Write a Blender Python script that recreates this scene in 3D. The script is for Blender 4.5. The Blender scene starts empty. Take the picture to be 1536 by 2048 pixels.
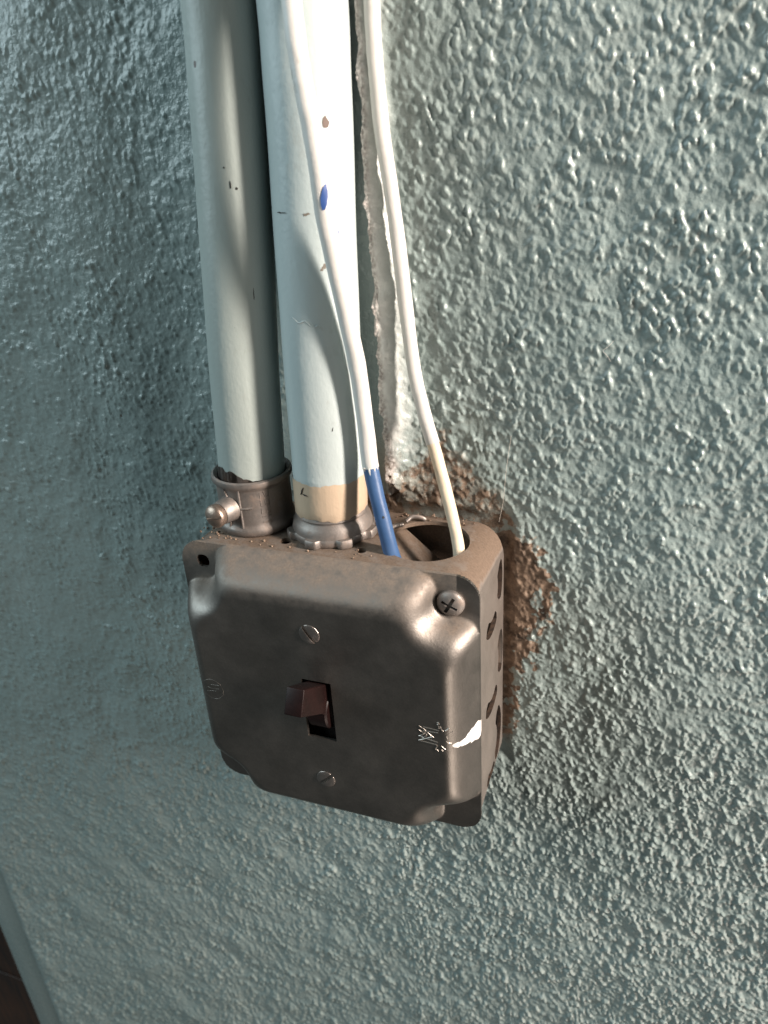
import bpy, bmesh, math
import numpy as np
from mathutils import Vector, Matrix

# ------------------------------------------------------------------ units
# All shapes are written in millimetres; K converts to metres.
# X = right along the wall, Y = into the wall (wall plane at Y 0), Z = up.
K = 0.001
scene = bpy.context.scene
COL = scene.collection

# ------------------------------------------------------------------ camera
cam_d = bpy.data.cameras.new('camera')
cam = bpy.data.objects.new('camera', cam_d)
COL.objects.link(cam)
rot = Matrix(((0.938185, -0.102491, 0.330612), (0.341052, 0.436802, -0.832399), (-0.059099, 0.8937, 0.444756)))
cam.matrix_world = Matrix.Translation(Vector((99.447, -231.942, 172.676)) * K) @ rot.to_4x4()
cam_d.sensor_fit = 'HORIZONTAL'
cam_d.sensor_width = 36.0
cam_d.lens = 37.41
cam_d.clip_start = 0.005
cam_d.clip_end = 50
cam_d.dof.use_dof = True
cam_d.dof.focus_distance = 0.255
cam_d.dof.aperture_fstop = 22.0
scene.camera = cam

# ------------------------------------------------------------------ light
scene.view_settings.view_transform = 'Standard'
scene.view_settings.look = 'None'
scene.view_settings.exposure = 0
scene.view_settings.gamma = 1
scene.view_settings.use_curve_mapping = False

world = bpy.data.worlds.new('World')
scene.world = world
world.use_nodes = True
wbg = world.node_tree.nodes['Background']
wbg.inputs[0].default_value = (0.66, 0.76, 0.76, 1)
wbg.inputs[1].default_value = 0.09


def area(name, target, direction, dist, size, power, color, spread=180, size_y=None):
    ld = bpy.data.lights.new(name, 'AREA')
    ld.shape = 'RECTANGLE' if size_y else 'DISK'
    ld.size = size
    if size_y:
        ld.size_y = size_y
    ld.energy = power
    ld.color = color
    ld.spread = math.radians(spread)
    o = bpy.data.objects.new(name, ld)
    COL.objects.link(o)
    d = Vector(direction).normalized()
    o.location = Vector(target) * K + d * dist
    o.rotation_euler = d.to_track_quat('Z', 'Y').to_euler()
    return o


# the lamp off to the upper right that rakes along the wall
area('lamp_key', (10, -20, 60), (0.88, -0.16, 0.36), 0.72, 0.068, 15.5, (1.0, 0.87, 0.77), size_y=0.50)
# window light from the upper left, cool and broad
area('lamp_window', (-40, 0, 20), (-0.80, -0.45, 0.52), 1.5, 1.2, 18.0, (0.76, 0.94, 1.0))
# weak warm light of the room from low right
area('lamp_room', (0, 0, -60), (0.62, -0.42, -0.66), 1.3, 0.6, 5.0, (1.0, 0.86, 0.74))
# broad unseen fill from the right, added to brighten the wall there
area('fill_side', (40, 0, 40), (0.86, -0.34, 0.38), 1.2, 0.55, 1.1, (1.0, 0.93, 0.86))


# ------------------------------------------------------------------ helpers
def prop(o, label=None, cat=None, group=None, kind=None):
    for k, v in (('label', label), ('category', cat), ('group', group), ('kind', kind)):
        if v:
            o[k] = v
    return o


def empty(name, loc, label, cat, group=None):
    o = bpy.data.objects.new(name, None)
    o.empty_display_size = 0.01
    COL.objects.link(o)
    o.location = Vector(loc) * K
    return prop(o, label, cat, group)


def make(name, bm, mat, parent=None, angle=35, weld=True):
    """bmesh in world millimetres -> one mesh object, child of parent"""
    if weld:
        bmesh.ops.remove_doubles(bm, verts=bm.verts, dist=0.0005)
    bmesh.ops.recalc_face_normals(bm, faces=bm.faces)
    me = bpy.data.meshes.new(name)
    org = (parent.location / K) if parent else Vector((0, 0, 0))
    # walk up to the world origin of the parent
    p = parent.parent if parent else None
    while p:
        org = org + p.location / K
        p = p.parent
    for v in bm.verts:
        v.co = (v.co - org) * K
    lim = math.radians(angle)
    for f in bm.faces:
        f.smooth = True
    for e in bm.edges:
        if len(e.link_faces) == 2 and e.calc_face_angle(0) > lim:
            e.smooth = False
    bm.to_mesh(me)
    bm.free()
    me.materials.append(mat)
    o = bpy.data.objects.new(name, me)
    COL.objects.link(o)
    if parent:
        o.parent = parent
    return o


def lathe(profile, centre, axis=(0, 0, 1), seg=64, bm=None, closed=False):
    """profile: list of (radius, along axis); revolve about axis through centre"""
    bm = bm or bmesh.new()
    a = Vector(axis).normalized()
    q = a.to_track_quat('Z', 'Y')
    c = Vector(centre)
    rings = []
    for r, h in profile:
        if r < 1e-4:
            rings.append([bm.verts.new(c + q @ Vector((0, 0, h)))])
        else:
            rings.append([bm.verts.new(c + q @ Vector((r * math.cos(t), r * math.sin(t), h)))
                          for t in (2 * math.pi * k / seg for k in range(seg))])
    n = len(rings)
    for i in range(n if closed else n - 1):
        A, B = rings[i], rings[(i + 1) % n]
        for k in range(seg):
            k2 = (k + 1) % seg
            if len(A) == 1 and len(B) == 1:
                break
            if len(A) == 1:
                bm.faces.new((A[0], B[k], B[k2]))
            elif len(B) == 1:
                bm.faces.new((A[k], A[k2], B[0]))
            else:
                bm.faces.new((A[k], A[k2], B[k2], B[k]))
    return bm


def catmull(pts, n=8):
    P = [Vector(p) for p in pts]
    P = [2 * P[0] - P[1]] + P + [2 * P[-1] - P[-2]]
    out = []
    for i in range(1, len(P) - 2):
        for k in range(n):
            t = k / n
            a, b, c, d = P[i - 1:i + 3]
            out.append(0.5 * ((2 * b) + (c - a) * t + (2 * a - 5 * b + 4 * c - d) * t * t
                              + (3 * b - a - 3 * c + d) * t ** 3))
    out.append(P[-2])
    return out


def sweep(pts, rad, seg=24, bm=None, cap=True, wobble=None):
    """tube along points; rad number or function of 0..1"""
    bm = bm or bmesh.new()
    P = [Vector(p) for p in pts]
    n = len(P)
    up = None
    rings = []
    for i, p in enumerate(P):
        t = (P[min(i + 1, n - 1)] - P[max(i - 1, 0)]).normalized()
        if up is None:
            up = t.orthogonal().normalized()
        up = (up - t * up.dot(t)).normalized()
        s = t.cross(up)
        ring = []
        for k in range(seg):
            a = 2 * math.pi * k / seg
            r = rad(i / (n - 1)) if callable(rad) else rad
            if wobble:
                r *= 1 + wobble(i, a)
            ring.append(bm.verts.new(p + (up * math.cos(a) + s * math.sin(a)) * r))
        rings.append(ring)
    for A, B in zip(rings, rings[1:]):
        for k in range(seg):
            bm.faces.new((A[k], A[(k + 1) % seg], B[(k + 1) % seg], B[k]))
    if cap:
        bm.faces.new(rings[0])
        bm.faces.new(rings[-1])
    return bm


def boxbm(lo, hi, bm=None, mat=None):
    bm = bm or bmesh.new()
    vs = [bm.verts.new((x, y, z)) for x in (lo[0], hi[0]) for y in (lo[1], hi[1]) for z in (lo[2], hi[2])]
    if mat:
        for v in vs:
            v.co = mat @ v.co
    for f in ((0, 1, 3, 2), (4, 6, 7, 5), (0, 4, 5, 1), (2, 3, 7, 6), (0, 2, 6, 4), (1, 5, 7, 3)):
        bm.faces.new([vs[i] for i in f])
    return bm


def bevel(bm, off, seg=2, ang=30):
    bmesh.ops.remove_doubles(bm, verts=bm.verts, dist=0.0005)
    bmesh.ops.recalc_face_normals(bm, faces=bm.faces)
    es = [e for e in bm.edges if len(e.link_faces) == 2 and e.calc_face_angle(0) > math.radians(ang)]
    bmesh.ops.bevel(bm, geom=es, offset=off, segments=seg, profile=0.5, affect='EDGES', clamp_overlap=True)
    return bm


def boolean(base, cutters, op='DIFFERENCE'):
    """returns a new bmesh = base - cutters (helper objects are removed again)"""
    tmp = []

    def ob(bm):
        bmesh.ops.remove_doubles(bm, verts=bm.verts, dist=0.0005)
        bmesh.ops.recalc_face_normals(bm, faces=bm.faces)
        me = bpy.data.meshes.new('tmp')
        bm.to_mesh(me)
        bm.free()
        o = bpy.data.objects.new('tmp', me)
        COL.objects.link(o)
        tmp.append(o)
        return o
    b = ob(base)
    for c in cutters:
        co = ob(c)
        m = b.modifiers.new('b', 'BOOLEAN')
        m.operation = op
        m.solver = 'EXACT'
        m.object = co
    bpy.context.view_layer.update()
    dg = bpy.context.evaluated_depsgraph_get()
    me = bpy.data.meshes.new_from_object(b.evaluated_get(dg))
    out = bmesh.new()
    out.from_mesh(me)
    bpy.data.meshes.remove(me)
    for o in tmp:
        m = o.data
        bpy.data.objects.remove(o)
        bpy.data.meshes.remove(m)
    return out


def rrect(hw, hz, r, n=8):
    pts = []
    for cx, cz, a0 in ((hw - r, hz - r, 0), (-hw + r, hz - r, 90), (-hw + r, -hz + r, 180), (hw - r, -hz + r, 270)):
        for k in range(n + 1):
            a = math.radians(a0 + 90 * k / n)
            pts.append((cx + r * math.cos(a), cz + r * math.sin(a)))
    return pts


def loft(sections):
    """sections: list of (list of (x,z), y)"""
    bm = bmesh.new()
    rings = [[bm.verts.new((x, y, z)) for x, z in pts] for pts, y in sections]
    n = len(rings[0])
    for A, B in zip(rings, rings[1:]):
        for k in range(n):
            bm.faces.new((A[k], A[(k + 1) % n], B[(k + 1) % n], B[k]))
    bm.faces.new(rings[0])
    bm.faces.new(rings[-1])
    return bm


# ------------------------------------------------------------------ materials
class NT:
    def __init__(self, name):
        self.m = bpy.data.materials.new(name)
        self.m.use_nodes = True
        self.t = self.m.node_tree
        self.b = self.t.nodes['Principled BSDF']
        self.co = self.t.nodes.new('ShaderNodeTexCoord').outputs['Object']

    def n(self, kind, **ins):
        nd = self.t.nodes.new(kind)
        for k, v in ins.items():
            if k.startswith('_'):
                setattr(nd, k[1:], v)
            else:
                self.put(nd, k.replace('__', ' '), v)
        return nd

    def put(self, nd, key, v):
        s = nd.inputs[int(key[1:])] if key[0] == 'i' and key[1:].isdigit() else nd.inputs[key]
        if isinstance(v, bpy.types.NodeSocket):
            self.t.links.new(v, s)
        else:
            s.default_value = v

    def noise(self, scale, detail=4, rough=0.55, stretch=None, seed=0.0):
        v = self.co
        mp = self.n('ShaderNodeMapping', Vector=v)
        mp.inputs['Location'].default_value = (seed, seed * 0.7, seed * 1.3)
        if stretch:
            mp.inputs['Scale'].default_value = stretch
        nd = self.n('ShaderNodeTexNoise', Vector=mp.outputs[0], Scale=scale, Detail=detail, Roughness=rough)
        return nd.outputs['Fac']

    def ramp(self, v, a, b, lo=0.0, hi=1.0):
        nd = self.n('ShaderNodeMapRange', Value=v)
        nd.inputs['From Min'].default_value = a
        nd.inputs['From Max'].default_value = b
        nd.inputs['To Min'].default_value = lo
        nd.inputs['To Max'].default_value = hi
        return nd.outputs[0]

    def math(self, op, a, b=0.0):
        nd = self.t.nodes.new('ShaderNodeMath')
        nd.operation = op
        self.put(nd, 'i0', a)
        self.put(nd, 'i1', b)
        return nd.outputs[0]

    def mix(self, f, a, b):
        nd = self.t.nodes.new('ShaderNodeMix')
        nd.data_type = 'RGBA'
        for i, v in ((0, f), (6, a), (7, b)):
            if isinstance(v, bpy.types.NodeSocket):
                self.t.links.new(v, nd.inputs[i])
            else:
                nd.inputs[i].default_value = v if i == 0 else (*v, 1)[:4]
        return nd.outputs[2]

    def attr(self, name):
        nd = self.n('ShaderNodeAttribute', _attribute_name=name)
        return nd.outputs['Fac']

    def bump(self, h, strength=0.3, dist=0.0003, normal=None):
        nd = self.n('ShaderNodeBump', Height=h, Strength=strength, Distance=dist)
        if normal:
            self.t.links.new(normal, nd.inputs['Normal'])
        self.t.links.new(nd.outputs[0], self.b.inputs['Normal'])
        return nd.outputs[0]

    def set(self, **k):
        for a, v in k.items():
            a = a.replace('__', ' ')
            if isinstance(v, tuple) and len(v) == 3:
                v = (*v, 1)
            self.put(self.b, a, v)
        return self


# wall paint ---------------------------------------------------------
w = NT('teal_wall_paint')
n1 = w.noise(14, 3)
n2 = w.noise(220, 5, 0.6)
base = w.mix(w.ramp(n1, .35, .7), (0.222, 0.282, 0.276), (0.256, 0.312, 0.303))
base = w.mix(w.ramp(n2, .55, .8, 0, .35), base, (0.33, 0.37, 0.34))
pale = w.attr('pale')
base = w.mix(pale, base, (0.78, 0.77, 0.74))
gran = w.attr('plaster')
plast = w.mix(w.ramp(w.noise(900, 4), .35, .65), (0.34, 0.31, 0.29), (0.62, 0.59, 0.56))
base = w.mix(gran, base, plast)
rustn = w.noise(260, 6, 0.65, seed=2)
rustc = w.mix(w.ramp(rustn, .35, .65), (0.052, 0.034, 0.023), (0.27, 0.195, 0.14))
rust = w.attr('rust')
base = w.mix(w.ramp(w.math('ADD', rust, w.math('MULTIPLY', w.math('SUBTRACT', w.noise(60, 4, .6, seed=6), .5), .5)), .02, .5, 0, .42), base, (0.27, 0.215, 0.165))
rfac = w.ramp(w.math('ADD', rust, w.math('MULTIPLY', w.math('SUBTRACT', w.noise(210, 6, 0.75, seed=5), 0.5), 2.1)), .38, .62)
base = w.mix(rfac, base, rustc)
# small dark specks of dirt
sp = w.noise(160, 2, 0.5, seed=9)
base = w.mix(w.ramp(sp, .775, .80), base, (0.10, 0.085, 0.07))
w.set(Base__Color=base, Roughness=w.math('ADD', w.ramp(n2, .3, .7, .20, .32), w.math('MULTIPLY', rfac, .3)))
w.b.inputs['Specular IOR Level'].default_value = 0.55
w.bump(w.math('ADD', w.noise(1500, 3), w.math('MULTIPLY', w.noise(520, 3, .6, seed=3), 1.5)), 0.45, 0.00035)
M_wall = w.m

# conduit paint -------------------------------------------------------
def paint_mat(name, col, col2, dirt=0.25, beige=False):
    c = NT(name)
    n = c.noise(35, 4, stretch=(1, 1, 0.35))
    b = c.mix(c.ramp(n, .3, .7), col, col2)
    d = c.noise(120, 6, .7, stretch=(1, 1, 0.5), seed=4)
    b = c.mix(c.ramp(d, .60, .80, 0, dirt * 1.5), b, (0.20, 0.18, 0.15))
    # chips through the paint
    ch = c.noise(210, 2, .4, stretch=(1, 1, .55), seed=21)
    b = c.mix(c.ramp(ch, .79, .805), b, (0.05, 0.03, 0.025))
    c.set(Base__Color=b, Roughness=c.ramp(n, .3, .7, .34, .46))
    c.bump(c.math('ADD', c.noise(700, 3, seed=2), c.math('MULTIPLY', c.noise(110, 4, stretch=(1, 1, .6)), 3)), .22, .0004, c.bump(c.noise(420, 3, .6, stretch=(1, 1, .06), seed=13), .16, .0004))
    return c


M_c1 = paint_mat('sage_conduit_paint', (0.31, 0.36, 0.345), (0.35, 0.395, 0.375)).m
M_c2 = paint_mat('pale_blue_conduit_paint', (0.38, 0.45, 0.455), (0.44, 0.495, 0.49), .3).m
M_beige = paint_mat('cream_conduit_paint', (0.46, 0.35, 0.25), (0.52, 0.41, 0.30), .5).m
M_cable = paint_mat('white_cable_paint', (0.57, 0.56, 0.54), (0.62, 0.61, 0.58), .55).m
M_cream = paint_mat('cream_cable_sheath', (0.66, 0.56, 0.42), (0.70, 0.60, 0.46), .8).m

c = NT('blue_cable_sheath')
c.set(Base__Color=c.mix(c.ramp(c.noise(90, 5, .6), .4, .75), (0.040, 0.092, 0.205), (0.060, 0.125, 0.26)), Roughness=.42)
c.bump(c.noise(300, 4), .25, .0004)
M_blue = c.m


def metal(name, c1, c2, rough=.42, metallic=.75, dust=0.0, scale=70, dcol=(0.16, 0.11, 0.08), attr=False):
    m = NT(name)
    n = m.noise(scale, 6, .6)
    b = m.mix(m.ramp(n, .3, .7), c1, c2)
    fine = m.noise(1400, 3, .6, seed=7)
    b = m.mix(m.ramp(fine, .35, .75, 0, .25), b, tuple(x * .55 for x in c1))
    dn = m.noise(240, 7, .7, seed=3)
    if attr:
        f = m.ramp(m.math('MULTIPLY', m.attr('dust'), m.ramp(dn, .3, .7, .45, 1.7)), .04, .75)
    else:
        f = m.ramp(dn, .62 - dust * .4, .80 - dust * .4, 0, min(1, dust * 1.4))
    b = m.mix(f, b, m.mix(m.ramp(fine, .3, .7), dcol, tuple(min(1, x * 1.6) for x in dcol)))
    if attr:
        wf = m.ramp(m.math('ADD', m.attr('white'), m.math('MULTIPLY', m.math('SUBTRACT', m.noise(500, 4, .6, seed=12), .5), .5)), .42, .58)
        b = m.mix(wf, b, (0.80, 0.78, 0.76))
    met = m.math('MULTIPLY', m.math('SUBTRACT', 1.0, f), metallic)
    if attr:
        met = m.math('MULTIPLY', met, m.math('SUBTRACT', 1.0, wf))
    ro = m.math('ADD', m.ramp(n, .3, .7, rough - .05, rough + .07), m.math('MULTIPLY', f, .35))
    m.set(Base__Color=b, Metallic=met, Roughness=ro)
    m.bump(m.math('ADD', fine, m.math('MULTIPLY', m.noise(420, 5, .65, seed=8), 1.3)), .16, .0003)
    return m.m


M_cover = metal('galvanised_cover_steel', (0.232, 0.212, 0.194), (0.246, 0.226, 0.207), .44, 1.0, attr=True, dcol=(0.135, 0.105, 0.082))
M_body = metal('dusty_box_steel', (0.28, 0.245, 0.22), (0.33, 0.29, 0.26), .46, .75, attr=True, dcol=(0.11, 0.078, 0.056))
M_zinc = metal('dull_cast_zinc', (0.225, 0.20, 0.185), (0.31, 0.28, 0.26), .48, .7, dust=.35)
M_screw = metal('worn_screw_steel', (0.33, 0.29, 0.27), (0.42, 0.37, 0.34), .30, .95, dust=.3)
M_rscrew = metal('coppery_screw_steel', (0.34, 0.26, 0.21), (0.40, 0.31, 0.26), .38, .85, dust=.25)
M_emboss = metal('embossed_steel', (0.44, 0.40, 0.36), (0.50, 0.46, 0.42), .30, .9)
c = NT('dark_brown_bakelite')
c.set(Base__Color=c.mix(c.ramp(c.noise(200, 5), .4, .7), (0.0065, 0.002, 0.0018), (0.012, 0.004, 0.0036)), Roughness=.45)
c.b.inputs['Specular IOR Level'].default_value = 0.28
c.bump(c.noise(900, 3), .1, .0002)
M_bake = c.m
c = NT('switch_inside')
c.set(Base__Color=(0.012, 0.008, 0.007), Roughness=.7)
M_dark = c.m
c = NT('varnished_dark_wood')
g = c.noise(40, 6, .6, stretch=(6, 6, .5))
c.set(Base__Color=c.mix(c.ramp(g, .35, .7), (0.008, 0.004, 0.003), (0.06, 0.022, 0.009)), Roughness=.4)
c.bump(g, .2, .001)
M_wood = c.m
c = NT('paint_fleck_blue')
c.set(Base__Color=(0.03, 0.075, 0.24), Roughness=.4)
M_fleck = c.m
c = NT('bare_metal_chip')
c.set(Base__Color=(0.11, 0.075, 0.06), Roughness=.6)
M_chip = c.m
c = NT('black_mark')
c.set(Base__Color=(0.02, 0.018, 0.016), Roughness=.7)
M_mark = c.m
c = NT('pale_hair')
c.set(Base__Color=(0.6, 0.56, 0.5), Roughness=.4)
M_hair = c.m
c = NT('dust_grains')
c.set(Base__Color=c.mix(c.ramp(c.noise(900, 1), .4, .6), (0.30, 0.22, 0.16), (0.10, 0.06, 0.04)), Roughness=.8)
M_grain = c.m

# ------------------------------------------------------------------ the wall
rng = np.random.default_rng(7)
STEP = 0.4
FW, FH = 2000, 2160            # noise field 800 x 850 mm


def field(lx, lz, seed, band=0.45, slant=0.0):
    """band-passed gaussian noise, wavelength lx, lz in mm, unit variance"""
    r = np.random.default_rng(seed)
    f = np.fft.rfft2(r.standard_normal((FH, FW)))
    kz = np.fft.fftfreq(FH, STEP)[:, None]
    kx = np.fft.rfftfreq(FW, STEP)[None, :]
    kx2 = kx + slant * kz
    rad = np.sqrt((kx2 * lx) ** 2 + (kz * lz) ** 2)
    f *= np.exp(-((rad - 1) / band) ** 2) * (rad > 0)
    o = np.fft.irfft2(f, s=(FH, FW))
    return (o / o.std()).astype(np.float32)


def low(l, seed):
    r = np.random.default_rng(seed)
    f = np.fft.rfft2(r.standard_normal((FH, FW)))
    kz = np.fft.fftfreq(FH, STEP)[:, None]
    kx = np.fft.rfftfreq(FW, STEP)[None, :]
    f *= np.exp(-(kx ** 2 + kz ** 2) * l * l / 2)
    o = np.fft.irfft2(f, s=(FH, FW))
    return (o / o.std()).astype(np.float32)


def sstep(a, b, x):
    t = np.clip((x - a) / (b - a), 0, 1)
    return t * t * (3 - 2 * t)


WX0, WZ0 = -420.0, -560.0      # origin of the noise field


def axis(segs):
    out = [segs[0][0]]
    for a, b, s in segs:
        n = int(round((b - a) / s))
        out += list(a + (b - a) * (np.arange(n) + 1) / n)
    return np.array(out)


WALL_L = -267.0
xs = axis([(WALL_L + 0.0, -120, 0.8), (-120, 3.0, 0.5), (3, 14, 0.25), (14, 165, 0.38), (165, 300, 1.2)])
zs = axis([(-520, -420, 1.6), (-420, -180, 0.75), (-180, -60, 0.5), (-60, 225, 0.4), (225, 280, 1.2)])
X, Z = np.meshgrid(xs, zs)


def samp(F, dx=0.0, dz=0.0):
    u = (X + dx - WX0) / STEP % FW
    v = (Z + dz - WZ0) / STEP % FH
    i = u.astype(int)
    j = v.astype(int)
    fu = u - i
    fv = v - j
    i1 = (i + 1) % FW
    j1 = (j + 1) % FH
    return (F[j, i] * (1 - fu) * (1 - fv) + F[j, i1] * fu * (1 - fv) + F[j1, i] * (1 - fu) * fv + F[j1, i1] * fu * fv)


def dabs(spacing, sx, sz, seed, sharp, slant=0.0):
    """random dabs of paint: impulses convolved with a pointed or rounded kernel"""
    r = np.random.default_rng(seed)
    imp = (r.random((FH, FW)) < (STEP / spacing) ** 2) * (0.35 + r.random((FH, FW)) ** 1.5 * 1.1)
    zz = (np.fft.fftfreq(FH) * FH * STEP)[:, None]
    xx = (np.fft.fftfreq(FW) * FW * STEP)[None, :]
    d = np.sqrt(((xx + slant * zz) / sx) ** 2 + (zz / sz) ** 2)
    ker = np.exp(-d ** sharp)
    return np.fft.irfft2(np.fft.rfft2(imp) * np.fft.rfft2(ker), s=(FH, FW)).astype(np.float32)


pA = samp(dabs(1.45, 0.44, 0.58, 1, 1.25, .2))       # pointed pimples
pB = samp(dabs(2.6, 0.60, 1.15, 2, 1.9, .35))         # run-together dabs
pC = samp(field(6.0, 9.0, 3, .5, .2))
pD = samp(field(1.7, 2.2, 9, .5))
lowA = samp(low(16, 4))
lowB = samp(low(45, 5))
pads = sstep(0.18, 0.75, pB + 0.10 * pD)
tex = 0.24 * pads + 0.46 * np.minimum(pA, 1.3) * (0.6 + 0.4 * pads) + 0.05 * pC + 0.03 * pD
amp = np.where(X > 8, 1.25, 0.88) * (1 + 0.16 * lowA)
amp *= 1 - 0.30 * sstep(-70, -45, X) * (X < 5) * sstep(-60, 0, Z)
amp *= 1 + 0.45 * sstep(-20, -130, Z)
amp *= np.clip(1 - 0.12 * lowB, .6, 1.3)
amp = np.clip(amp, 0.12, 1.9)
# smoother skim of paint along the ridge
skim = np.exp(-((X - 14.5) / 5.0) ** 2) * sstep(55, 75, Z)
amp *= 1 - 0.72 * skim
H = tex * amp
H += lowB * 0.30 + lowA * 0.10
H -= 1.3 * np.exp(-((X + 66) / 20) ** 2) * sstep(-120, 40, Z)      # shallow trough left of the conduits
H += 2.0 * np.exp(-((X + 92) / 15) ** 2 - ((Z - 100) / 45) ** 2)
# bead of plaster beside the conduits
crest = 10.2 + 0.30 * samp(low(9, 11)) + 0.9 * sstep(120, 60, Z) + 0.10 * samp(low(1.6, 12))
left = sstep(-1.0, 0.25, X - crest)
right = np.where(X < crest, 1.0, np.exp(-(np.maximum(X - crest - 0.7, 0) / (3.6 + 2.6 * sstep(160, 110, Z))) ** 2))
zf = sstep(52, 63, Z)
beadh = (5.6 + 0.5 * samp(low(12, 13))) * left * right * zf
gr = samp(field(1.2, 1.2, 14, .5))
gmask = np.exp(-((X - crest - 0.5) / 1.15) ** 2) * zf
wide = np.exp(-((X - crest - 1.0) / 2.4) ** 2) * sstep(95, 62, Z) * zf
gmask = np.clip(gmask + wide, 0, 1)
H += beadh + 0.28 * gr * gmask + 0.12 * samp(field(2.4, 1.8, 15, .5)) * gmask
H = np.where(X < crest - 1.2, H * (1 - 0.6 * zf * sstep(-15, 0, X)), H)
# broken away plaster above the box
hole = sstep(1.0, 0.0, np.sqrt(((X - 12.3) / 2.1) ** 2 + ((Z - 56.5) / 5.5) ** 2) - 0.25 + 0.12 * samp(low(1.5, 17)))
H -= hole * 6.5
# keep the wall from poking through the back of the box and the conduits
inbox = sstep(55, 50, np.maximum(np.abs(X), np.abs(Z)))
H = H * (1 - inbox) + (-1.5) * inbox
H = np.where((X > -44) & (X < 8.0) & (Z > 50), np.minimum(H, 0.2), H)

# stains (each has a shape of its own on the wall)
edge = samp(low(6, 21)) * 2.5 + samp(low(2.2, 22)) * 1.2
rt = np.zeros_like(X)
rightw = np.interp(Z, [-48, -38, -25, -12, 0, 14, 28, 38, 46, 56, 66, 76], [51.0, 52.5, 53.5, 55, 60, 62, 64, 62.5, 54, 44, 40, 30])
rt = sstep(3.0, -2.5, X - rightw + edge) * sstep(40, 50, X) * sstep(-48, -36, Z) * sstep(70, 56, Z)
toprim = sstep(4, -3, Z - np.interp(X, [5, 14, 22, 30, 38, 46], [60, 62, 74, 79, 70, 60]) + edge) * sstep(10, 14, X) * sstep(53, 46, X) * (Z > 40)
rt = np.maximum(rt, toprim * 0.52)
rt = np.maximum(rt, 0.75 * sstep(60, 52, Z + edge) * (Z > 40) * (X < 14) * (X > -22))
rt = np.clip(rt, 0, 1)
pale = np.clip(np.exp(-(np.maximum(X - crest - 0.3, 0) / (4.2 + 2.6 * sstep(165, 120, Z))) ** 2) * (X > crest - .1) * sstep(66, 84, Z + edge), 0, 1) * 0.9
plaster = np.clip(gmask * 1.4 + np.where((X < crest) & (X > crest - 1.4), 1, 0) * zf + hole, 0, 1)
H = np.where(rt > .5, H * 0.9, H)

# rounded end of the wall at its left edge (returns into the recess)
endr = np.clip((WALL_L + 9 - X) / 9, 0, 1)
H = H * (1 - endr) - 7.0 * (1 - np.sqrt(np.maximum(0, 1 - endr ** 2)))

nz, nx = X.shape
co = np.stack([X, -H, Z], -1).reshape(-1, 3) * K
idx = np.arange(nx * nz).reshape(nz, nx)
quads = np.stack([idx[:-1, :-1], idx[:-1, 1:], idx[1:, 1:], idx[1:, :-1]], -1).reshape(-1, 4)
# side return of the wall, 60 mm deep
ret = np.stack([xs[0] * np.ones(nz), np.full(nz, 22.0), zs], -1) * K
co2 = np.concatenate([co, ret])
rb = nx * nz + np.arange(nz)
q2 = np.stack([rb[:-1], idx[:-1, 0], idx[1:, 0], rb[1:]], -1)
quads = np.concatenate([quads, q2])


def mesh_from(name, co, quads):
    me = bpy.data.meshes.new(name)
    me.vertices.add(len(co))
    me.vertices.foreach_set('co', co.astype(np.float32).ravel())
    nq = len(quads)
    me.loops.add(nq * 4)
    me.loops.foreach_set('vertex_index', quads.astype(np.int32).ravel())
    me.polygons.add(nq)
    me.polygons.foreach_set('loop_start', np.arange(nq, dtype=np.int32) * 4)
    me.polygons.foreach_set('use_smooth', np.ones(nq, bool))
    me.update(calc_edges=True)
    return me


def fattr(me, name, arr):
    a = me.attributes.new(name, 'FLOAT', 'POINT')
    a.data.foreach_set('value', np.asarray(arr, np.float32).ravel())


me = mesh_from('wall', co2, quads)
zpad = np.zeros(nz)
for nm, arr in (('rust', rt), ('pale', pale), ('plaster', plaster)):
    fattr(me, nm, np.concatenate([arr.ravel(), zpad]))
me.materials.append(M_wall)
wall = bpy.data.objects.new('wall', me)
COL.objects.link(wall)
prop(wall, 'teal painted stippled plaster wall with a plaster bead and rust stains', kind='structure')

# smooth painted trim in the recess past the wall edge, and dark wood beyond it
bm = bevel(boxbm((-292, 5.0, -560), (-267.3, 30, 300)), 1.2, 2)
trim = make('door_trim', bm, M_wall)
prop(trim, 'smooth teal painted trim strip along the left end of the wall', 'trim')
bm = boxbm((-560, 34, -620), (-292.5, 52, 300))
for k in range(4):
    boxbm((-560, 33.2, -600 + k * 220), (-330, 34.2, -420 + k * 220), bm)
wood = make('wooden_door', bevel(bm, .5, 1), M_wood)
prop(wood, 'dark brown varnished wood past the trim at the lower left corner', 'door')

# ------------------------------------------------------------------ switch box
BOX = empty('switch_box', (0, 0, 0), 'square galvanised metal switch box with raised cover hanging on the teal wall', 'switch box')

# body -------------------------------------------------------------------
D = 37.9
outer = loft([(rrect(46.5, 46.5, 8), 0.2), (rrect(49.6, 49.6, 10), -1.2), (rrect(50.6, 50.6, 11), -4.0),
              (rrect(50.9, 50.9, 11), -D + 0.25)])
inner = loft([(rrect(47.0, 47.0, 9), -3.0), (rrect(49.2, 49.2, 10), -6.0), (rrect(49.4, 49.4, 10), -D - 3)])


def cyl(c, r, axis, h, seg=48, sx=1.0):
    return lathe([(0, -h), (r, -h), (r, h), (0, h)], c, axis, seg)


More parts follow.
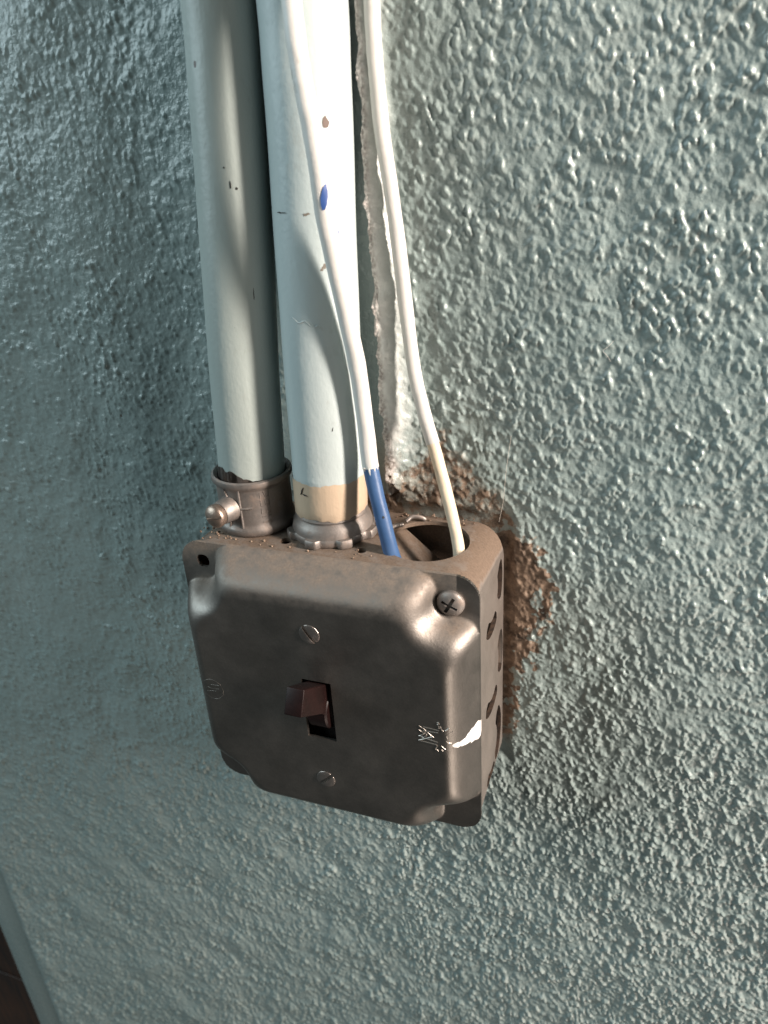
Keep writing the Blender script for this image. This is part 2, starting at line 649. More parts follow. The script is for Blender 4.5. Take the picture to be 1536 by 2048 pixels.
def arc_cut(cy, cz, r, a0, a1, wdt=2.0, x0=45.0, x1=56.0):
    """curved slot in the side wall (plane X), angles from -Y... measured: 0 = towards the wall, 90 = up"""
    bm = bmesh.new()
    n = 20
    rows = []
    for k in range(n + 1):
        a = math.radians(a0 + (a1 - a0) * k / n)
        e = min(k, n - k) / 2.0
        hw = wdt / 2 * min(1, math.sqrt(max(0.02, 1 - (1 - min(1, e)) ** 2)))
        row = []
        for rr in (r - hw, r + hw):
            for xx in (x0, x1):
                row.append(bm.verts.new((xx, cy + rr * math.cos(a), cz + rr * math.sin(a))))
        rows.append(row)
    for A, B in zip(rows, rows[1:]):
        bm.faces.new((A[0], A[1], B[1], B[0]))
        bm.faces.new((A[3], A[2], B[2], B[3]))
        bm.faces.new((A[2], A[0], B[0], B[2]))
        bm.faces.new((A[1], A[3], B[3], B[1]))
    bm.faces.new((rows[0][0], rows[0][2], rows[0][3], rows[0][1]))
    bm.faces.new((rows[-1][0], rows[-1][1], rows[-1][3], rows[-1][2]))
    return bm


cuts = [inner,
        cyl((29.2, -19.6, 51), 13.6, (0, 0, 1), 8, 72),
        cyl((11.2, -31.0, 51), 1.7, (0, 0, 1), 8, 24),
        cyl((-15.2, -31.0, 51), 2.1, (0, 0, 1), 8, 24),
        cyl((-40.5, -30.5, 51), 0.7, (0, 0, 1), 8, 16),
        arc_cut(-20.5, 33.5, 11.0, -36, 34, 7.0), arc_cut(-20.5, 33.5, 11.0, 222, 300, 5.4),
        arc_cut(-20.5, 3.5, 12.6, -36, 40, 7.0), arc_cut(-20.5, 3.5, 12.6, 222, 303, 5.4),
        arc_cut(-21.5, -28.5, 11.6, -62, 52, 7.0), arc_cut(-21.5, -28.5, 11.6, 232, 292, 4.6)]
body_bm = boolean(outer, cuts)
body = make('box_body', body_bm, M_body, BOX, 28)
me = body.data
c = NT('slot_shade')  # dark brown that paints shade onto the cut faces of the slots
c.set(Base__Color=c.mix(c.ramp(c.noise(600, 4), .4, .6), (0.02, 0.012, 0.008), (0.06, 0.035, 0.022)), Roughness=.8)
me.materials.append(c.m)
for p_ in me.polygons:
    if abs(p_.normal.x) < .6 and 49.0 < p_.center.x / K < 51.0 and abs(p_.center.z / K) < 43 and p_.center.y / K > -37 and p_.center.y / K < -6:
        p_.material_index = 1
n = len(me.vertices)
v = np.empty(n * 3, np.float32)
me.vertices.foreach_get('co', v)
v = v.reshape(-1, 3) / K
fattr(me, 'dust', np.where(v[:, 2] > 50.0, 0.62, 0.0) + np.where((np.maximum(np.abs(v[:, 0]), np.abs(v[:, 2])) < 49.8), 1.0, 0))  # real dust on top; inside the box the same brown paints in shade
fattr(me, 'white', np.zeros(n))

# a pried-back knockout disc seen through the open hole in the top
Mx = Matrix.Translation(Vector((15.5, -20, 49.4))) @ Matrix.Rotation(math.radians(42), 4, 'Y')
bm = bevel(boxbm((0, -13.5, -1.4), (20, 13.0, 0), mat=Mx), .5, 2)
ko = make('bent_knockout', bm, M_body, BOX, 30)
fattr(ko.data, 'dust', np.full(len(ko.data.vertices), .6))
fattr(ko.data, 'white', np.zeros(len(ko.data.vertices)))
# small remains of the broken knockout rim at the back of the hole
bm = sweep(catmull([(19.0, -10.2, 51.6), (20.6, -8.4, 52.6), (23.2, -7.4, 52.2), (24.6, -6.8, 51.2)], 5), 0.75, 10)
ko = make('knockout_tab', bm, M_zinc, BOX)
bm = sweep(catmull([(15.3, -20.8, 51.2), (16.3, -15.8, 52.0), (18.4, -12.2, 51.4)], 5), 0.8, 10)
ko = make('knockout_tab', bm, M_zinc, BOX)

# cover -----------------------------------------------------------------
HC = 11.72
RC = 7.5
cx = np.unique(np.round(np.concatenate([np.linspace(-51, -30, 48), np.linspace(-30, -5.2, 30), np.linspace(-5.2, 5.2, 12), np.linspace(5.2, 30, 30), np.linspace(30, 51, 48)]), 4))
cz = np.unique(np.round(np.concatenate([np.linspace(-51, -30, 48), np.linspace(-30, -12, 22), np.linspace(-12, 12, 26), np.linspace(12, 30, 22), np.linspace(30, 51, 48)]), 4))


def cover_h(x, z):
    ax, az = np.abs(x), np.abs(z)
    qx, qz = ax - (51 - RC), az - (51 - RC)
    ds = -(np.hypot(np.maximum(qx, 0), np.maximum(qz, 0)) + np.minimum(np.maximum(qx, qz), 0) - RC)
    # rounded notch in each corner
    r = 8.0
    nx_, nz_ = 35.6 + r - ax, 34.6 + r - az       # positive = towards the raised middle
    dn = np.hypot(np.maximum(nx_, 0), np.maximum(nz_, 0)) + np.minimum(np.maximum(nx_, nz_), 0) - r
    kk = 7.0
    b = dn + 2.4
    hh = np.maximum(kk - np.abs(ds - b), 0) / kk
    d = np.minimum(ds, b) - hh * hh * kk / 4
    t = np.clip((d - 0.1) / 9.0, 0, 1)
    h1 = 1 - (1 - t) ** 2.0
    foot = np.clip(b / 3.0, 0, 1)                      # small fillet where the notch floor meets the wall
    h = h1 * (0.55 + 0.45 * foot * foot * (3 - 2 * foot))
    return HC * h, ds


bm = bmesh.new()
grid = {}
HOLES = [(-42.9, 43.9, 2.35)]


def snap(x, z):
    ax, az = abs(x), abs(z)
    c = 51 - RC
    if ax > c and az > c:
        d = math.hypot(ax - c, az - c)
        if d > RC:
            ax, az = c + (ax - c) * RC / d, c + (az - c) * RC / d
            return math.copysign(ax, x), math.copysign(az, z)
    return x, z


def inside(x, z):
    ax, az = abs(x), abs(z)
    c = 51 - RC
    if ax > c and az > c and math.hypot(ax - c, az - c) > RC + 0.01:
        return False
    for hx, hz, hr in HOLES:
        if math.hypot(x - hx, z - hz) < hr:
            return False
    return True


def vert(i, j):
    if (i, j) in grid:
        return grid[(i, j)]
    x, z = float(cx[i]), float(cz[j])
    for hx, hz, hr in HOLES:
        d = math.hypot(x - hx, z - hz)
        if 1e-3 < d < hr:
            x, z = hx + (x - hx) * hr / d, hz + (z - hz) * hr / d
    x, z = snap(x, z)
    h = float(cover_h(np.array(x), np.array(z))[0])
    grid[(i, j)] = bm.verts.new((x, -D - h - 0.9, z))
    return grid[(i, j)]


for i in range(len(cx) - 1):
    for j in range(len(cz) - 1):
        mx, mz = (cx[i] + cx[i + 1]) / 2, (cz[j] + cz[j + 1]) / 2
        if abs(mx) < 5.2 and abs(mz) < 12:
            continue
        cs = [inside(cx[a], cz[b]) for a, b in ((i, j), (i + 1, j), (i + 1, j + 1), (i, j + 1))]
        if not any(cs) or not inside(mx, mz):
            continue
        vs = [vert(i, j), vert(i + 1, j), vert(i + 1, j + 1), vert(i, j + 1)]
        try:
            bm.faces.new(vs)
        except ValueError:
            pass
bmesh.ops.remove_doubles(bm, verts=bm.verts, dist=0.02)
# give the sheet its thickness: offset straight back, walls on the boundary
bmesh.ops.recalc_face_normals(bm, faces=bm.faces)
bnd = [e for e in bm.edges if len(e.link_faces) == 1]
front_faces = list(bm.faces)
vmap = {v: bm.verts.new((v.co.x, v.co.y + 1.1, v.co.z)) for v in list(bm.verts)}
for f in front_faces:
    bm.faces.new([vmap[v] for v in reversed(f.verts)])
for e in bnd:
    a, b = e.verts
    try:
        bm.faces.new((a, b, vmap[b], vmap[a]))
    except ValueError:
        pass
cover = make('raised_cover', bm, M_cover, BOX, 50, weld=False)
me = cover.data
n = len(me.vertices)
v = np.empty(n * 3, np.float32)
me.vertices.foreach_get('co', v)
v = v.reshape(-1, 3) / K
x, y, z = v[:, 0], v[:, 1], v[:, 2]
dust = 0.50 * np.clip((z - 38) / 12, 0, 1) * (x < 44)
dust += 0.55 * np.exp(-((x - 43.5) / 6) ** 2 - ((z - 35.5) / 2.6) ** 2)     # grime lying on the ledge under the corner screw
dust += 0.45 * np.exp(-((x + 43) / 6) ** 2 - ((z - 36.5) / 3.2) ** 2)
fattr(me, 'dust', dust)


def seg_d(px, pz, a, b):
    ax_, az_ = a
    bx_, bz_ = b
    t = np.clip(((px - ax_) * (bx_ - ax_) + (pz - az_) * (bz_ - az_)) / ((bx_ - ax_) ** 2 + (bz_ - az_) ** 2), 0, 1)
    return np.hypot(px - ax_ - t * (bx_ - ax_), pz - az_ - t * (bz_ - az_)), t


# splash of white paint over the right edge: distance along the surface, s = x + depth below the face
s_ = x + np.maximum(0, y + D + HC + 0.9) * 1.0
d1, t1 = seg_d(s_, z, (47.0, -4.8), (51.5, -5.3))
d2, t2 = seg_d(s_, z, (51.5, -5.0), (61.0, -4.6))
wig = 0.25 * np.sin(z * 3.1) + 0.2 * np.sin(s_ * 2.3)
white = np.maximum(sstep(0.5, -0.5, d1 - 0.85 + wig), sstep(0.5, -0.5, d2 - (1.1 + 2.6 * t2) + wig)) * (x > 40)
fattr(me, 'white', white)

# embossed marks on the cover (thin raised strokes)
LOGO = [
    [(34.28, 2.08), (35.79, 1.22), (37.71, -0.65), (38.86, -1.26), (36.74, -2.47), (34.04, -3.84)],
    [(34.22, 0.45), (36.0, -0.52), (34.76, -1.84), (34.12, -2.01)],
    [(35.73, 1.99), (40.83, 1.69)], [(35.67, 0.41), (40.45, 0.71)], [(36.58, 0.52), (38.06, -0.9)],
    [(34.12, -2.01), (35.74, -2.38), (36.8, -0.88), (35.76, 0.43)],
    [(35.26, -3.19), (36.46, -2.54), (40.24, -3.16)], [(34.04, -3.84), (40.03, -4.23)],
    [(40.3, 4.65), (40.75, 4.87), (40.82, 4.23), (40.37, 4.01)], [(40.71, 3.43), (40.86, 2.59)],
    [(41.33, 3.58), (41.48, 2.52), (42.08, 1.67)], [(42.8, 1.96), (43.52, 2.58), (43.89, 3.11)],
    [(43.02, 0.02), (43.34, -1.24)], [(44.19, 0.98), (44.9, 1.27)],
    [(42.97, -1.89), (43.04, -2.44), (43.57, -2.98), (44.45, -3.2)], [(41.38, -4.33), (41.9, -4.99), (42.7, -5.58)],
    [(40.11, -4.55), (39.54, -5.61), (39.52, -6.18), (40.41, -6.75)], [(41.51, -6.0), (41.77, -6.39)]]
RING = [[(-40.52, 1.75), (-37.24, 2.11)], [(-43.51, 0.96), (-42.64, 0.02), (-41.48, 0.7), (-40.67, 0.17), (-37.52, 0.52)],
        [(-42.33, -1.11), (-38.74, -0.6)], [(-42.91, 1.37), (-43.34, 0.43)],
        [(-40 + 4.1 * math.cos(math.radians(a)), 4.1 * math.sin(math.radians(a))) for a in range(0, 361, 12)]]


def strokes(pls, r, sink):
    bm = bmesh.new()
    for pl in pls:
        p = [(a, -D - 0.9 - float(cover_h(np.array(a), np.array(b))[0]) + sink, b) for a, b in pl]
        sweep(p, r, 8, bm)
    return bm


make('embossed_logo', strokes(LOGO, 0.26, 0.06), M_emboss, cover, 60, weld=False)
make('embossed_ring_mark', strokes(RING, 0.11, 0.06), M_cover, cover, 60, weld=False)
lg = bpy.data.objects['embossed_ring_mark'].data
fattr(lg, 'dust', np.zeros(len(lg.vertices)))
fattr(lg, 'white', np.zeros(len(lg.vertices)))


# screws -----------------------------------------------------------------
def screw(c, r, h, slots, depth, wdt, mat, parent, axis=(0, -1, 0), name='screw', dome=1.0):
    """domed head with sawn slots; slots = list of angles (deg) in the head's plane (0 = +X, 90 = +Z)"""
    a = Vector(axis).normalized()
    q = a.to_track_quat('Z', 'Y')
    prof = [(0, -1.2), (r * .9, -1.2), (r, 0), (r, h * .25)]
    for k in range(1, 9):
        t = k / 8 * math.pi / 2
        prof.append((r * math.cos(t) if k < 8 else 0, h * .25 + h * .75 * math.sin(t) * dome))
    head = lathe(prof, c, axis, 40)
    cutters = []
    for s in slots:
        ang, half = s if isinstance(s, tuple) else (s, r * 1.3)
        # world direction of the slot within the head plane
        if abs(a.y) > .9:
            u = Vector((math.cos(math.radians(ang)), 0, math.sin(math.radians(ang))))
        else:
            u0 = a.cross(Vector((0, 0, 1))).normalized()
            w0 = u0.cross(a)
            u = u0 * math.cos(math.radians(ang)) + w0 * math.sin(math.radians(ang))
        u = (u - a * u.dot(a)).normalized()
        w_ = a.cross(u)
        Mt = Matrix((u, w_, a)).transposed().to_4x4()
        Mt.translation = Vector(c)
        cutters.append(boxbm((-half, -wdt / 2, h - depth), (half, wdt / 2, h + 3), mat=Mt))
    b = boolean(head, cutters)
    return make(name, b, mat, parent, 30)


FY = -D - 0.9 - HC
screw((-0.2, FY + 0.15, 30.1), 3.5, 0.75, [-56], 0.66, 1.15, M_screw, cover, name='face_screw')
screw((-0.5, FY + 0.15, -30.1), 3.4, 0.75, [43], 0.66, 1.15, M_screw, cover, name='face_screw')
screw((42.3, -D - 0.9, 41.6), 4.3, 2.5, [(62, 2.9), (-25, 2.6)], 1.5, 1.05, M_zinc, cover, name='corner_screw')

# toggle switch --------------------------------------------------------------
bm = boxbm((-13, -D - 8, -20), (13, -16, 20))
sw = make('switch_mechanism', bevel(bm, 1, 2), M_dark, BOX)
# cradle around the lever: two curved cheeks and the ends
bm = bmesh.new()
for sx in (-1, 1):
    prof = [(-47.0, 11.2), (-49.4, 10.2), (-50.4, 5), (-50.6, 0), (-50.2, -5), (-48.6, -10.2), (-46.6, -11.2), (-44, -11.2), (-44, 11.2)]
    a = [bm.verts.new((sx * 3.5, y_ + .9, z_)) for y_, z_ in prof]
    b = [bm.verts.new((sx * 4.5, y_ + .9, z_)) for y_, z_ in prof]
    bm.faces.new(a)
    bm.faces.new(b)
    for k in range(len(prof)):
        k2 = (k + 1) % len(prof)
        bm.faces.new((a[k], a[k2], b[k2], b[k]))
make('switch_cradle', bevel(bm, .2, 2), M_bake, sw)
# the lever, pushed up, with its round root inside the opening
bm = lathe([(0, -3.6), (7.2, -3.6), (7.8, -3.0), (7.8, 3.0), (7.2, 3.6), (0, 3.6)], (0, -45.2, -1.0), (1, 0, 0), 32)
make('lever_root', bm, M_bake, sw)
bm = bmesh.new()
sec = [((-44.5, 9.5), (-46.5, -5.5), 3.3), ((-50.3, 11.2), (-54.6, 2.6), 3.25), ((-57, 15.4), (-61.0, 7.2), 3.1), ((-63.5, 19.3), (-67.5, 11.8), 2.95)]
rings = []
for (y0, z0), (y1, z1), hw in sec:
    rings.append([bm.verts.new(p) for p in ((-hw, y0, z0), (hw, y0, z0), (hw, y1, z1), (-hw, y1, z1))])
for A, B in zip(rings, rings[1:]):
    for k in range(4):
        bm.faces.new((A[k], A[(k + 1) % 4], B[(k + 1) % 4], B[k]))
bm.faces.new(rings[0])
bm.faces.new(rings[-1])
make('toggle_lever', bevel(bm, .35, 3, 25), M_bake, sw)

# ------------------------------------------------------------------ conduits
GRP = 'painted conduits running down into the box'


def conduit_path(pts):
    return catmull(pts, 14)


def rpath(pts, r, seg=72, wob=0.006, seed=1):
    ph = seed * 1.7
    return sweep(pts, r, seg, wobble=lambda i, a: wob * (math.sin(i * .37 + ph + a) * .5 + math.sin(3 * a + i * .11 + ph) * .5))


# left conduit
C1 = empty('conduit', (-31, -20, 51), 'sage green painted conduit on the left, clamped in a set-screw connector', 'conduit', GRP)
p1 = [(-30.9, -20.2, 66), (-30.5, -20.0, 74), (-29.3, -18.2, 105), (-27.6, -15.6, 140), (-25.6, -13.0, 178), (-24.2, -12.0, 204), (-23.0, -12.0, 260), (-22.5, -12, 300)]
pp = conduit_path(p1)
tube = make('pipe', rpath(pp, 10.9, seed=1), M_c1, C1)
# bare end of the pipe, its paint broken off in a ragged line
bm = bmesh.new()
seg = 72
r0 = random_r = np.random.default_rng(3)
rag = np.interp(np.linspace(0, 360, seg, endpoint=False), [0, 40, 90, 140, 180, 200, 225, 240, 250, 262, 280, 300, 330, 360],
                [70.0, 70.2, 70.4, 71, 71.6, 72.6, 73.6, 74.4, 73.1, 74.0, 72.0, 70.6, 70.1, 70.0]) + r0.normal(0, .12, seg)
ra = [[], []]
for k in range(seg):
    a = 2 * math.pi * k / seg
    for q_, zz in ((0, 66.0), (1, float(rag[k]))):
        f = (zz - 66) / 8
        ra[q_].append(bm.verts.new((-30.9 + .4 * f + 11.15 * math.cos(a), -20.2 + .2 * f + 11.15 * math.sin(a), zz)))
for k in range(seg):
    bm.faces.new((ra[0][k], ra[0][(k + 1) % seg], ra[1][(k + 1) % seg], ra[1][k]))
bmesh.ops.solidify(bm, geom=list(bm.faces), thickness=0.12)
make('bare_pipe_end', bm, M_zinc, tube, 60, weld=False)
# connector
prof = [(11.0, 66.3), (11.4, 69.6), (12.6, 70.6), (13.3, 70.2), (13.5, 69.2), (13.2, 68.3), (12.5, 67.7), (12.3, 66.8), (12.25, 55.5),
        (12.4, 54.6), (13.0, 54.0), (13.3, 53.2), (13.2, 52.0), (12.6, 51.2), (10.0, 51.0)]
con = make('connector', lathe([(r, h) for r, h in prof], (-31, -20, 0), (0, 0, 1), 80), M_zinc, C1, 40)
# boss and set screw
az = math.radians(76)
ax = Vector((-math.cos(az), -math.sin(az), 0.0))
bc = Vector((-31, -20, 61.0))
bm = lathe([(4.6, 11.0), (4.2, 12.8), (3.9, 16.3), (3.6, 16.9), (2.6, 16.9), (0, 16.6)], bc, ax, 40)
boss = make('screw_boss', bm, M_zinc, con, 40)
screw(bc + ax * 18.2, 3.9, 2.9, [12], 1.5, 0.9, M_rscrew, con, axis=tuple(ax), name='set_screw')
bm = lathe([(2.2, 15.5), (2.2, 18.8)], bc, ax, 24)
make('screw_shank', bm, M_rscrew, con)
# raised ribs beside the boss
bm = bmesh.new()


def rib(a0, z0, a1, z1, r=12.35, w_=0.45):
    pts = []
    for k in range(9):
        t = k / 8
        a = math.radians(a0 + (a1 - a0) * t)
        pts.append((-31 + r * math.cos(a), -20 + r * math.sin(a), z0 + (z1 - z0) * t))
    sweep(pts, w_, 10, bm)


rib(-84, 52.5, -84, 68.0)          # upright rib
rib(-92, 61.0, -66, 61.6, 12.4, .42)
rib(-104, 64.5, -112, 68.0, 12.4, .5)
rib(-104, 57.5, -108, 53.5, 12.4, .4)
make('casting_ribs', bm, M_zinc, con, 60, weld=False)
# faint cast lettering on the connector, reading upwards
bm = bmesh.new()


def glyph(z0, strokes_):
    for st in strokes_:
        pts = []
        for u, w2 in st:
            a = math.radians(-52 + u * 14)
            pts.append((-31 + 12.3 * math.cos(a), -20 + 12.3 * math.sin(a), z0 + w2 * 2.0))
        sweep(pts, 0.16, 6, bm)


glyph(56.0, [[(0, 0), (1, 0)], [(0, 0), (1, 1)], [(0, 1), (1, 1)]])
glyph(59.0, [[(0, 0), (1, 0)], [(0, 0), (0, 1)], [(1, 0), (1, 1)], [(.5, 0), (.5, .8)]])
glyph(61.9, [[(0, 0), (1, 0)], [(0, 0), (0, 1)], [(1, 0), (1, 1)], [(.5, 0), (.5, .8)]])
glyph(64.7, [[(0, 0), (0, .9), (.4, 1), (.6, .1), (1, .2), (1, 1)]])
make('cast_lettering', bm, M_zinc, con, 60, weld=False)

# right conduit
C2 = empty('conduit', (-3, -20, 51), 'pale blue white conduit beside the cables with a cream bottom end', 'conduit', GRP)
p2 = [(-2.6, -20.1, 70.8), (-2.4, -19.7, 78), (-2.2, -17.8, 110), (-1.9, -15.2, 145), (-1.3, -13.0, 180), (-1.0, -12.2, 204), (-0.8, -12.2, 260), (-.6, -12.2, 300)]
tube2 = make('pipe', rpath(conduit_path(p2), 11.75, seed=5, wob=.009), M_c2, C2)
bm = bmesh.new()
seg = 80
rag = 72.0 + 0.25 * np.sin(np.arange(seg) * .5) + 0.15 * np.sin(np.arange(seg) * 1.9) + np.random.default_rng(5).normal(0, .05, seg)
lowr = 59.6 + 0.35 * np.sin(np.arange(seg) * .33 + 1) + 0.2 * np.sin(np.arange(seg) * 1.3) + np.random.default_rng(8).normal(0, .08, seg)
rings = []
for lvl in range(5):
    ring = []
    for k in range(seg):
        a = 2 * math.pi * k / seg
        zz = (float(lowr[k]), float(lowr[k]) + .5, 63.0, 69.0, float(rag[k]))[lvl]
        rr = (11.6, 11.86, 11.9, 11.86, 11.84)[lvl]
        f = (zz - 60) / 11
        ring.append(bm.verts.new((-2.9 + .3 * f + rr * math.cos(a), -20.2 + .15 * f + rr * math.sin(a), zz)))
    rings.append(ring)
for A, B in zip(rings, rings[1:]):
    for k in range(seg):
        bm.faces.new((A[k], A[(k + 1) % seg], B[(k + 1) % seg], B[k]))
make('cream_end', bm, M_beige, tube2, 60)
prof = [(10.5, 61), (11.3, 60.6), (11.7, 59.7), (11.9, 58.9), (11.5, 58.4), (11.6, 57.8), (12.6, 56.6), (13.2, 54.6), (13.3, 53.4), (11, 53.2)]
make('connector', lathe(prof, (-3.0, -20, 0), (0, 0, 1), 80), M_zinc, C2, 35)
# locknut with lugs
bm = bmesh.new()
N = 180
prev = None
rings = []
for rr_, zz in ((11.0, 53.6), (0, 53.7), (1, 53.2), (1, 51.6), (0, 51.1), (11.0, 51.1)):
    ring = []
    for k in range(N):
        a = 2 * math.pi * k / N
        lug = 0.5 + 0.5 * math.tanh(5 * math.cos(8 * a + .9) - 1.5)
        r = 13.4 + 1.7 * lug + (0.35 if rr_ == 1 else 0)
        if rr_ == 11.0:
            r = 11
        z_ = zz + (0.25 * lug if zz > 52 and rr_ != 11 else 0)
        ring.append(bm.verts.new((-3.0 + r * math.cos(a), -19.8 + r * math.sin(a), z_)))
    rings.append(ring)
for A, B in zip(rings, rings[1:]):
    for k in range(N):
        bm.faces.new((A[k], A[(k + 1) % N], B[(k + 1) % N], B[k]))
make('locknut', bm, M_zinc, C2, 40)


# marks in the paint: thin flakes lying on the pipe surface
def patch_on(path, radius, z, ang, w_, h_, n=14, lean=0.0, seed=0, jag=.15):
    """flake outline on a pipe; ang = direction from the axis (deg, -90 = towards the room)"""
    r = np.random.default_rng(seed)
    best = min(path, key=lambda p: abs(p.z - z))
    bm = bmesh.new()
    out = []
    for k in range(n):
        t = 2 * math.pi * k / n
        j = 1 + r.normal(0, jag)
        u = math.cos(t) * w_ / 2 * j
        v_ = math.sin(t) * h_ / 2 * j
        u += lean * v_
        a = math.radians(ang) + u / radius
        out.append((a, z + v_))
    def P(a, zz, off):
        b = min(path, key=lambda p: abs(p.z - zz))
        i = path.index(b)
        nb = path[min(i + 1, len(path) - 1)]
        pb = path[max(i - 1, 0)]
        t = 0 if abs(nb.z - pb.z) < 1e-6 else (zz - pb.z) / (nb.z - pb.z)
        c_ = pb.lerp(nb, t)
        return (c_.x + (radius + off) * math.cos(a), c_.y + (radius + off) * math.sin(a), zz)
    top = [bm.verts.new(P(a, zz, .14)) for a, zz in out]
    bot = [bm.verts.new(P(a, zz, -.1)) for a, zz in out]
    ca = math.radians(ang)
    c1 = bm.verts.new(P(ca, z, .16))
    for k in range(n):
        k2 = (k + 1) % n
        bm.faces.new((top[k], top[k2], c1))
        bm.faces.new((bot[k], bot[k2], top[k2], top[k]))
    return bm


q1 = conduit_path(p1)
c = NT('grey_brown_smudge')
c.set(Base__Color=(0.17, 0.15, 0.125), Roughness=.6)
M_smudge = c.m
q2_ = conduit_path(p2)
make('paint_chip', patch_on(q2_, 11.8, 171.8, -45, 1.9, 3.2, 8, seed=3, jag=.1), M_chip, tube2)
make('blue_paint_fleck', patch_on(q2_, 11.8, 143.9, -36, 1.0, 4.0, 12, .15, seed=6), M_fleck, tube2)
make('blue_paint_fleck', patch_on(q2_, 11.8, 147.4, -38, 0.5, 1.6, 8, -.3, seed=9), M_fleck, tube2)
make('scuff_mark', patch_on(q2_, 11.75, 136.1, -57, 1.5, 1.6, 14, .4, seed=12, jag=.3), M_smudge, tube2)
make('scuff_mark', patch_on(q2_, 11.72, 150.1, -75, 1.8, .7, 12, .2, seed=33, jag=.3), M_smudge, tube2)
make('scuff_mark', patch_on(q2_, 11.72, 89.8, -57, .3, 1.1, 8, .3, seed=34, jag=.2), M_mark, tube2)
make('scuff_mark', patch_on(q2_, 11.8, 150.6, -115, 3.2, 0.35, 14, .0, seed=14, jag=.2), M_mark, tube2)
make('scuff_mark', patch_on(q2_, 11.9, 69.6, -113, 0.45, 2.4, 10, .5, seed=15, jag=.3), M_mark, tube2)
make('scuff_mark', patch_on(q2_, 11.9, 68.5, -107, 1.5, 0.4, 10, .3, seed=18, jag=.3), M_mark, tube2)
make('paint_chip', patch_on(q1, 10.92, 157.7, -65, .5, 1.7, 8, seed=4, jag=.3), M_mark, tube)
make('paint_chip', patch_on(q1, 10.92, 156.9, -56, .7, .8, 8, seed=5, jag=.2), M_mark, tube)
make('paint_chip', patch_on(q1, 10.92, 162.4, -73, .35, .5, 8, seed=7, jag=.2), M_mark, tube)
make('paint_chip', patch_on(q1, 10.92, 128.5, -39, .28, 3.4, 10, seed=8, jag=.2), M_mark, tube)

# crease in the thick paint of the right conduit
bm = bmesh.new()
for a0, a1, z0, ph in ((-112, -72, 122.5, 0), (-78, -58, 121.0, 2)):
    pts = []
    for k in range(15):
        a = math.radians(a0 + (a1 - a0) * k / 14)
        zz = z0 + .5 * math.sin(k * .9 + ph) - .12 * k
        b_ = min(q2_, key=lambda p: abs(p.z - zz))
        pts.append((b_.x + 11.72 * math.cos(a), b_.y + 11.72 * math.sin(a), zz))
    sweep(pts, lambda t: .22 * math.sin(math.pi * min(.98, max(.02, t))) + .03, 8, bm)
make('paint_crease', bm, M_c2, tube2, 60, weld=False)

# ------------------------------------------------------------------ cables
W1 = [(1.6, -26.0, 260), (2.0, -26.5, 225), (2.9, -27.0, 201.1), (4.0, -29.0, 191.7), (5.0, -30.0, 184.7), (6.2, -31.0, 177.6), (7.4, -31.5, 170.4), (8.5, -32.0, 159.1), (8.7, -31.5, 151.6),
      (9.6, -30.5, 141.5), (11.1, -28.5, 125.3), (12.4, -27.0, 112.5), (13.0, -26.3, 103.5), (13.7, -26.0, 89.6), (14.4, -26.5, 78.7)]
W1b = [(14.4, -26.5, 78.7), (16.4, -28.0, 69.3), (18.9, -29.3, 59.2), (20.7, -29.6, 50.5), (22.5, -27.5, 42)]
CB1 = empty('cable', (20.5, -29, 51), 'thick white painted cable with a bare blue lower end entering the box', 'cable', 'cables running down the wall into the open knockout')


def wob(seed):
    return lambda i, a: .018 * math.sin(i * .23 + seed) + .012 * math.sin(i * .61 + 2 * a + seed)


full1 = catmull(W1 + W1b[1:], 10)
cut = min(range(len(full1)), key=lambda i: abs(full1[i].z - 78.2))
r1 = 2.4
s1 = make('painted_sheath', sweep(full1[:cut + 1], r1 + .1, 28, wobble=wob(1)), M_cable, CB1)
bl = make('blue_sheath', sweep(full1[cut - 2:], r1, 28, wobble=wob(2)), M_blue, CB1)
# ragged tongue of paint at the colour change
bm = bmesh.new()
base_p = full1[cut]
for (ang, ln, wd) in ((-80, 2.3, 1.1), (-40, .8, 1.2), (-120, .7, 1.6), (-10, .5, 1.3)):
    a = math.radians(ang)
    pts = []
    for k in range(4):
        t = k / 3
        pz = base_p.z + .6 - t * (ln + .6)
        px_ = base_p.x + (base_p.z - pz) * .19
        py_ = base_p.y - (base_p.z - pz) * .13
        pts.append((px_ + (r1 - .12) * math.cos(a), py_ + (r1 - .12) * math.sin(a), pz))
    sweep(catmull(pts, 3), lambda t, wd=wd: wd * .42 * (1 - .75 * t), 8, bm)
make('paint_drip', bm, M_cable, s1, 60, weld=False)
# blue fleck where the paint is off, near the top; black nick in the blue sheath


def patch_cable(path, radius, z, ang, w_, h_, lean=0, seed=0, n=16, jag=.08):
    return patch_on(path, radius, z, ang, w_, h_, n, lean, seed, jag)


make('bare_blue_patch', patch_cable(full1, r1 + .1, 154.8, -52, 1.9, 6.0, .22, 2, 20, .05), M_fleck, s1)
make('nick', patch_cable(full1, r1 + .02, 63.4, -55, .6, .8, 0, 3), M_mark, bl)

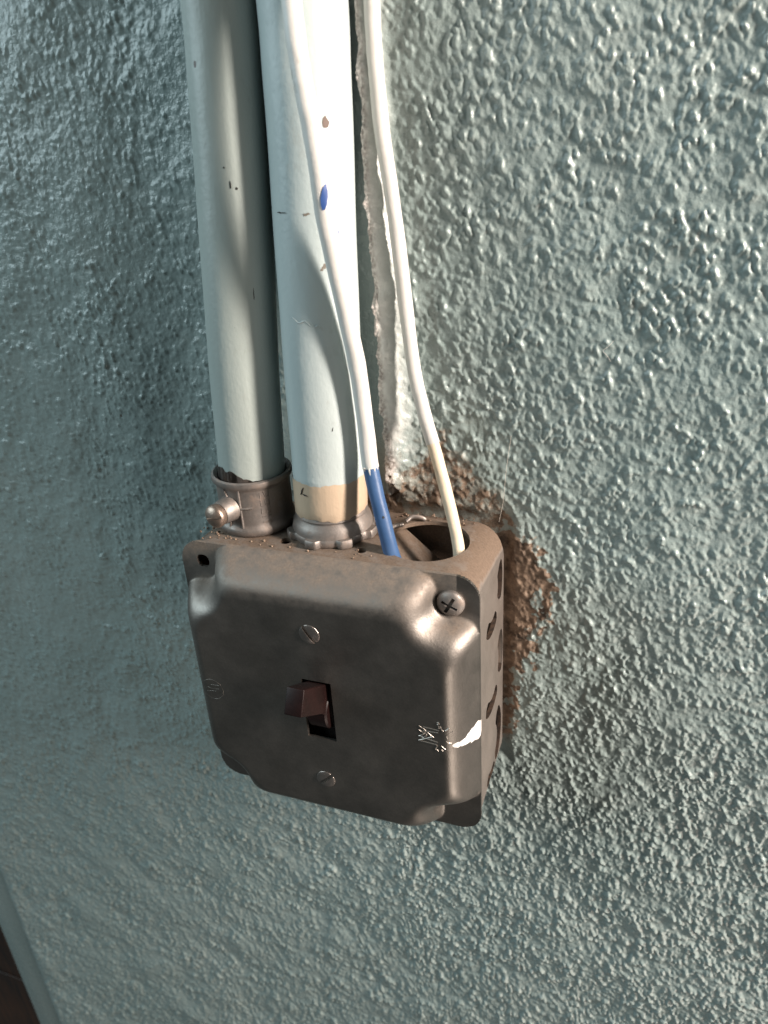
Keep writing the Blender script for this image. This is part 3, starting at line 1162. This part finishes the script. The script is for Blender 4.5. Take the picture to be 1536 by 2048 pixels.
W2 = [(15.6, -4.5, 260), (15.2, -4.5, 225), (15.1, -4.5, 202.0), (15.1, -4.8, 193), (15.3, -5.0, 184.6), (16.3, -5.5, 169.0), (18.2, -5.5, 152.3), (19.6, -5.5, 137.5), (20.9, -5.5, 120.3), (22.9, -6.5, 102.5),
      (26.3, -8.5, 88.9), (30.1, -11.0, 78.4), (33.1, -13.5, 70.0), (36.3, -17.0, 62.0), (39.0, -19.8, 53.8), (40.2, -21.5, 48), (40.6, -23, 38)]
CB2 = empty('cable', (39, -20, 51), 'thin white cable turning cream near the box, furthest right on the wall', 'cable', 'cables running down the wall into the open knockout')
full2 = catmull(W2, 10)
cut2 = min(range(len(full2)), key=lambda i: abs(full2[i].z - 80))
make('painted_sheath', sweep(full2[:cut2 + 1], 2.15, 26, wobble=wob(3)), M_cable, CB2)
make('cream_sheath', sweep(full2[cut2 - 1:], lambda t: 2.0 - .15 * t, 26, wobble=wob(4)), M_cream, CB2)

# ------------------------------------------------------------------ stray hairs and grit
for pts, lab in (([(80.9, -1.6, 112.0), (79.8, -1.9, 110.6), (78.2, -1.7, 109.0), (79.5, -2.0, 107.6), (80.4, -1.4, 105.9)], 'bent pale hair stuck to the stippled wall, upper right'),
                 ([(52.1, -1.6, 81.2), (50.8, -2.2, 70), (49.9, -2.4, 58.5), (48.5, -2.2, 50.9)], 'long fine hair on the wall just above the rusty corner of the box')):
    o = make('hair', sweep(catmull(pts, 6), 0.055, 6), M_hair)
    prop(o, lab, 'hair', 'stray hairs on the wall')

r = np.random.default_rng(11)
bm = bmesh.new()
for k in range(105):
    if k < 70:
        gx = r.uniform(-44, 17)
        gy = r.uniform(-36.8, -31)
        if r.random() < .4:
            gx, gy = r.uniform(-47, -38), r.uniform(-36, -8)
        gz = 51.0
    else:
        gx, gy, gz = r.uniform(12, 48), r.uniform(-7, -2), 50.8
    s = abs(r.normal(.22, .12)) + .06
    mt = Matrix.Translation(Vector((gx, gy, gz + s * .3))) @ Matrix.Rotation(r.uniform(0, 6), 4, Vector(r.normal(size=3)).normalized())
    bmesh.ops.create_icosphere(bm, subdivisions=1, radius=s, matrix=mt)
gr_ = make('dust', bm, M_grain, None, 180, weld=False)
prop(gr_, 'scattered plaster grit and dust lying on top of the box', 'dust', kind='stuff')
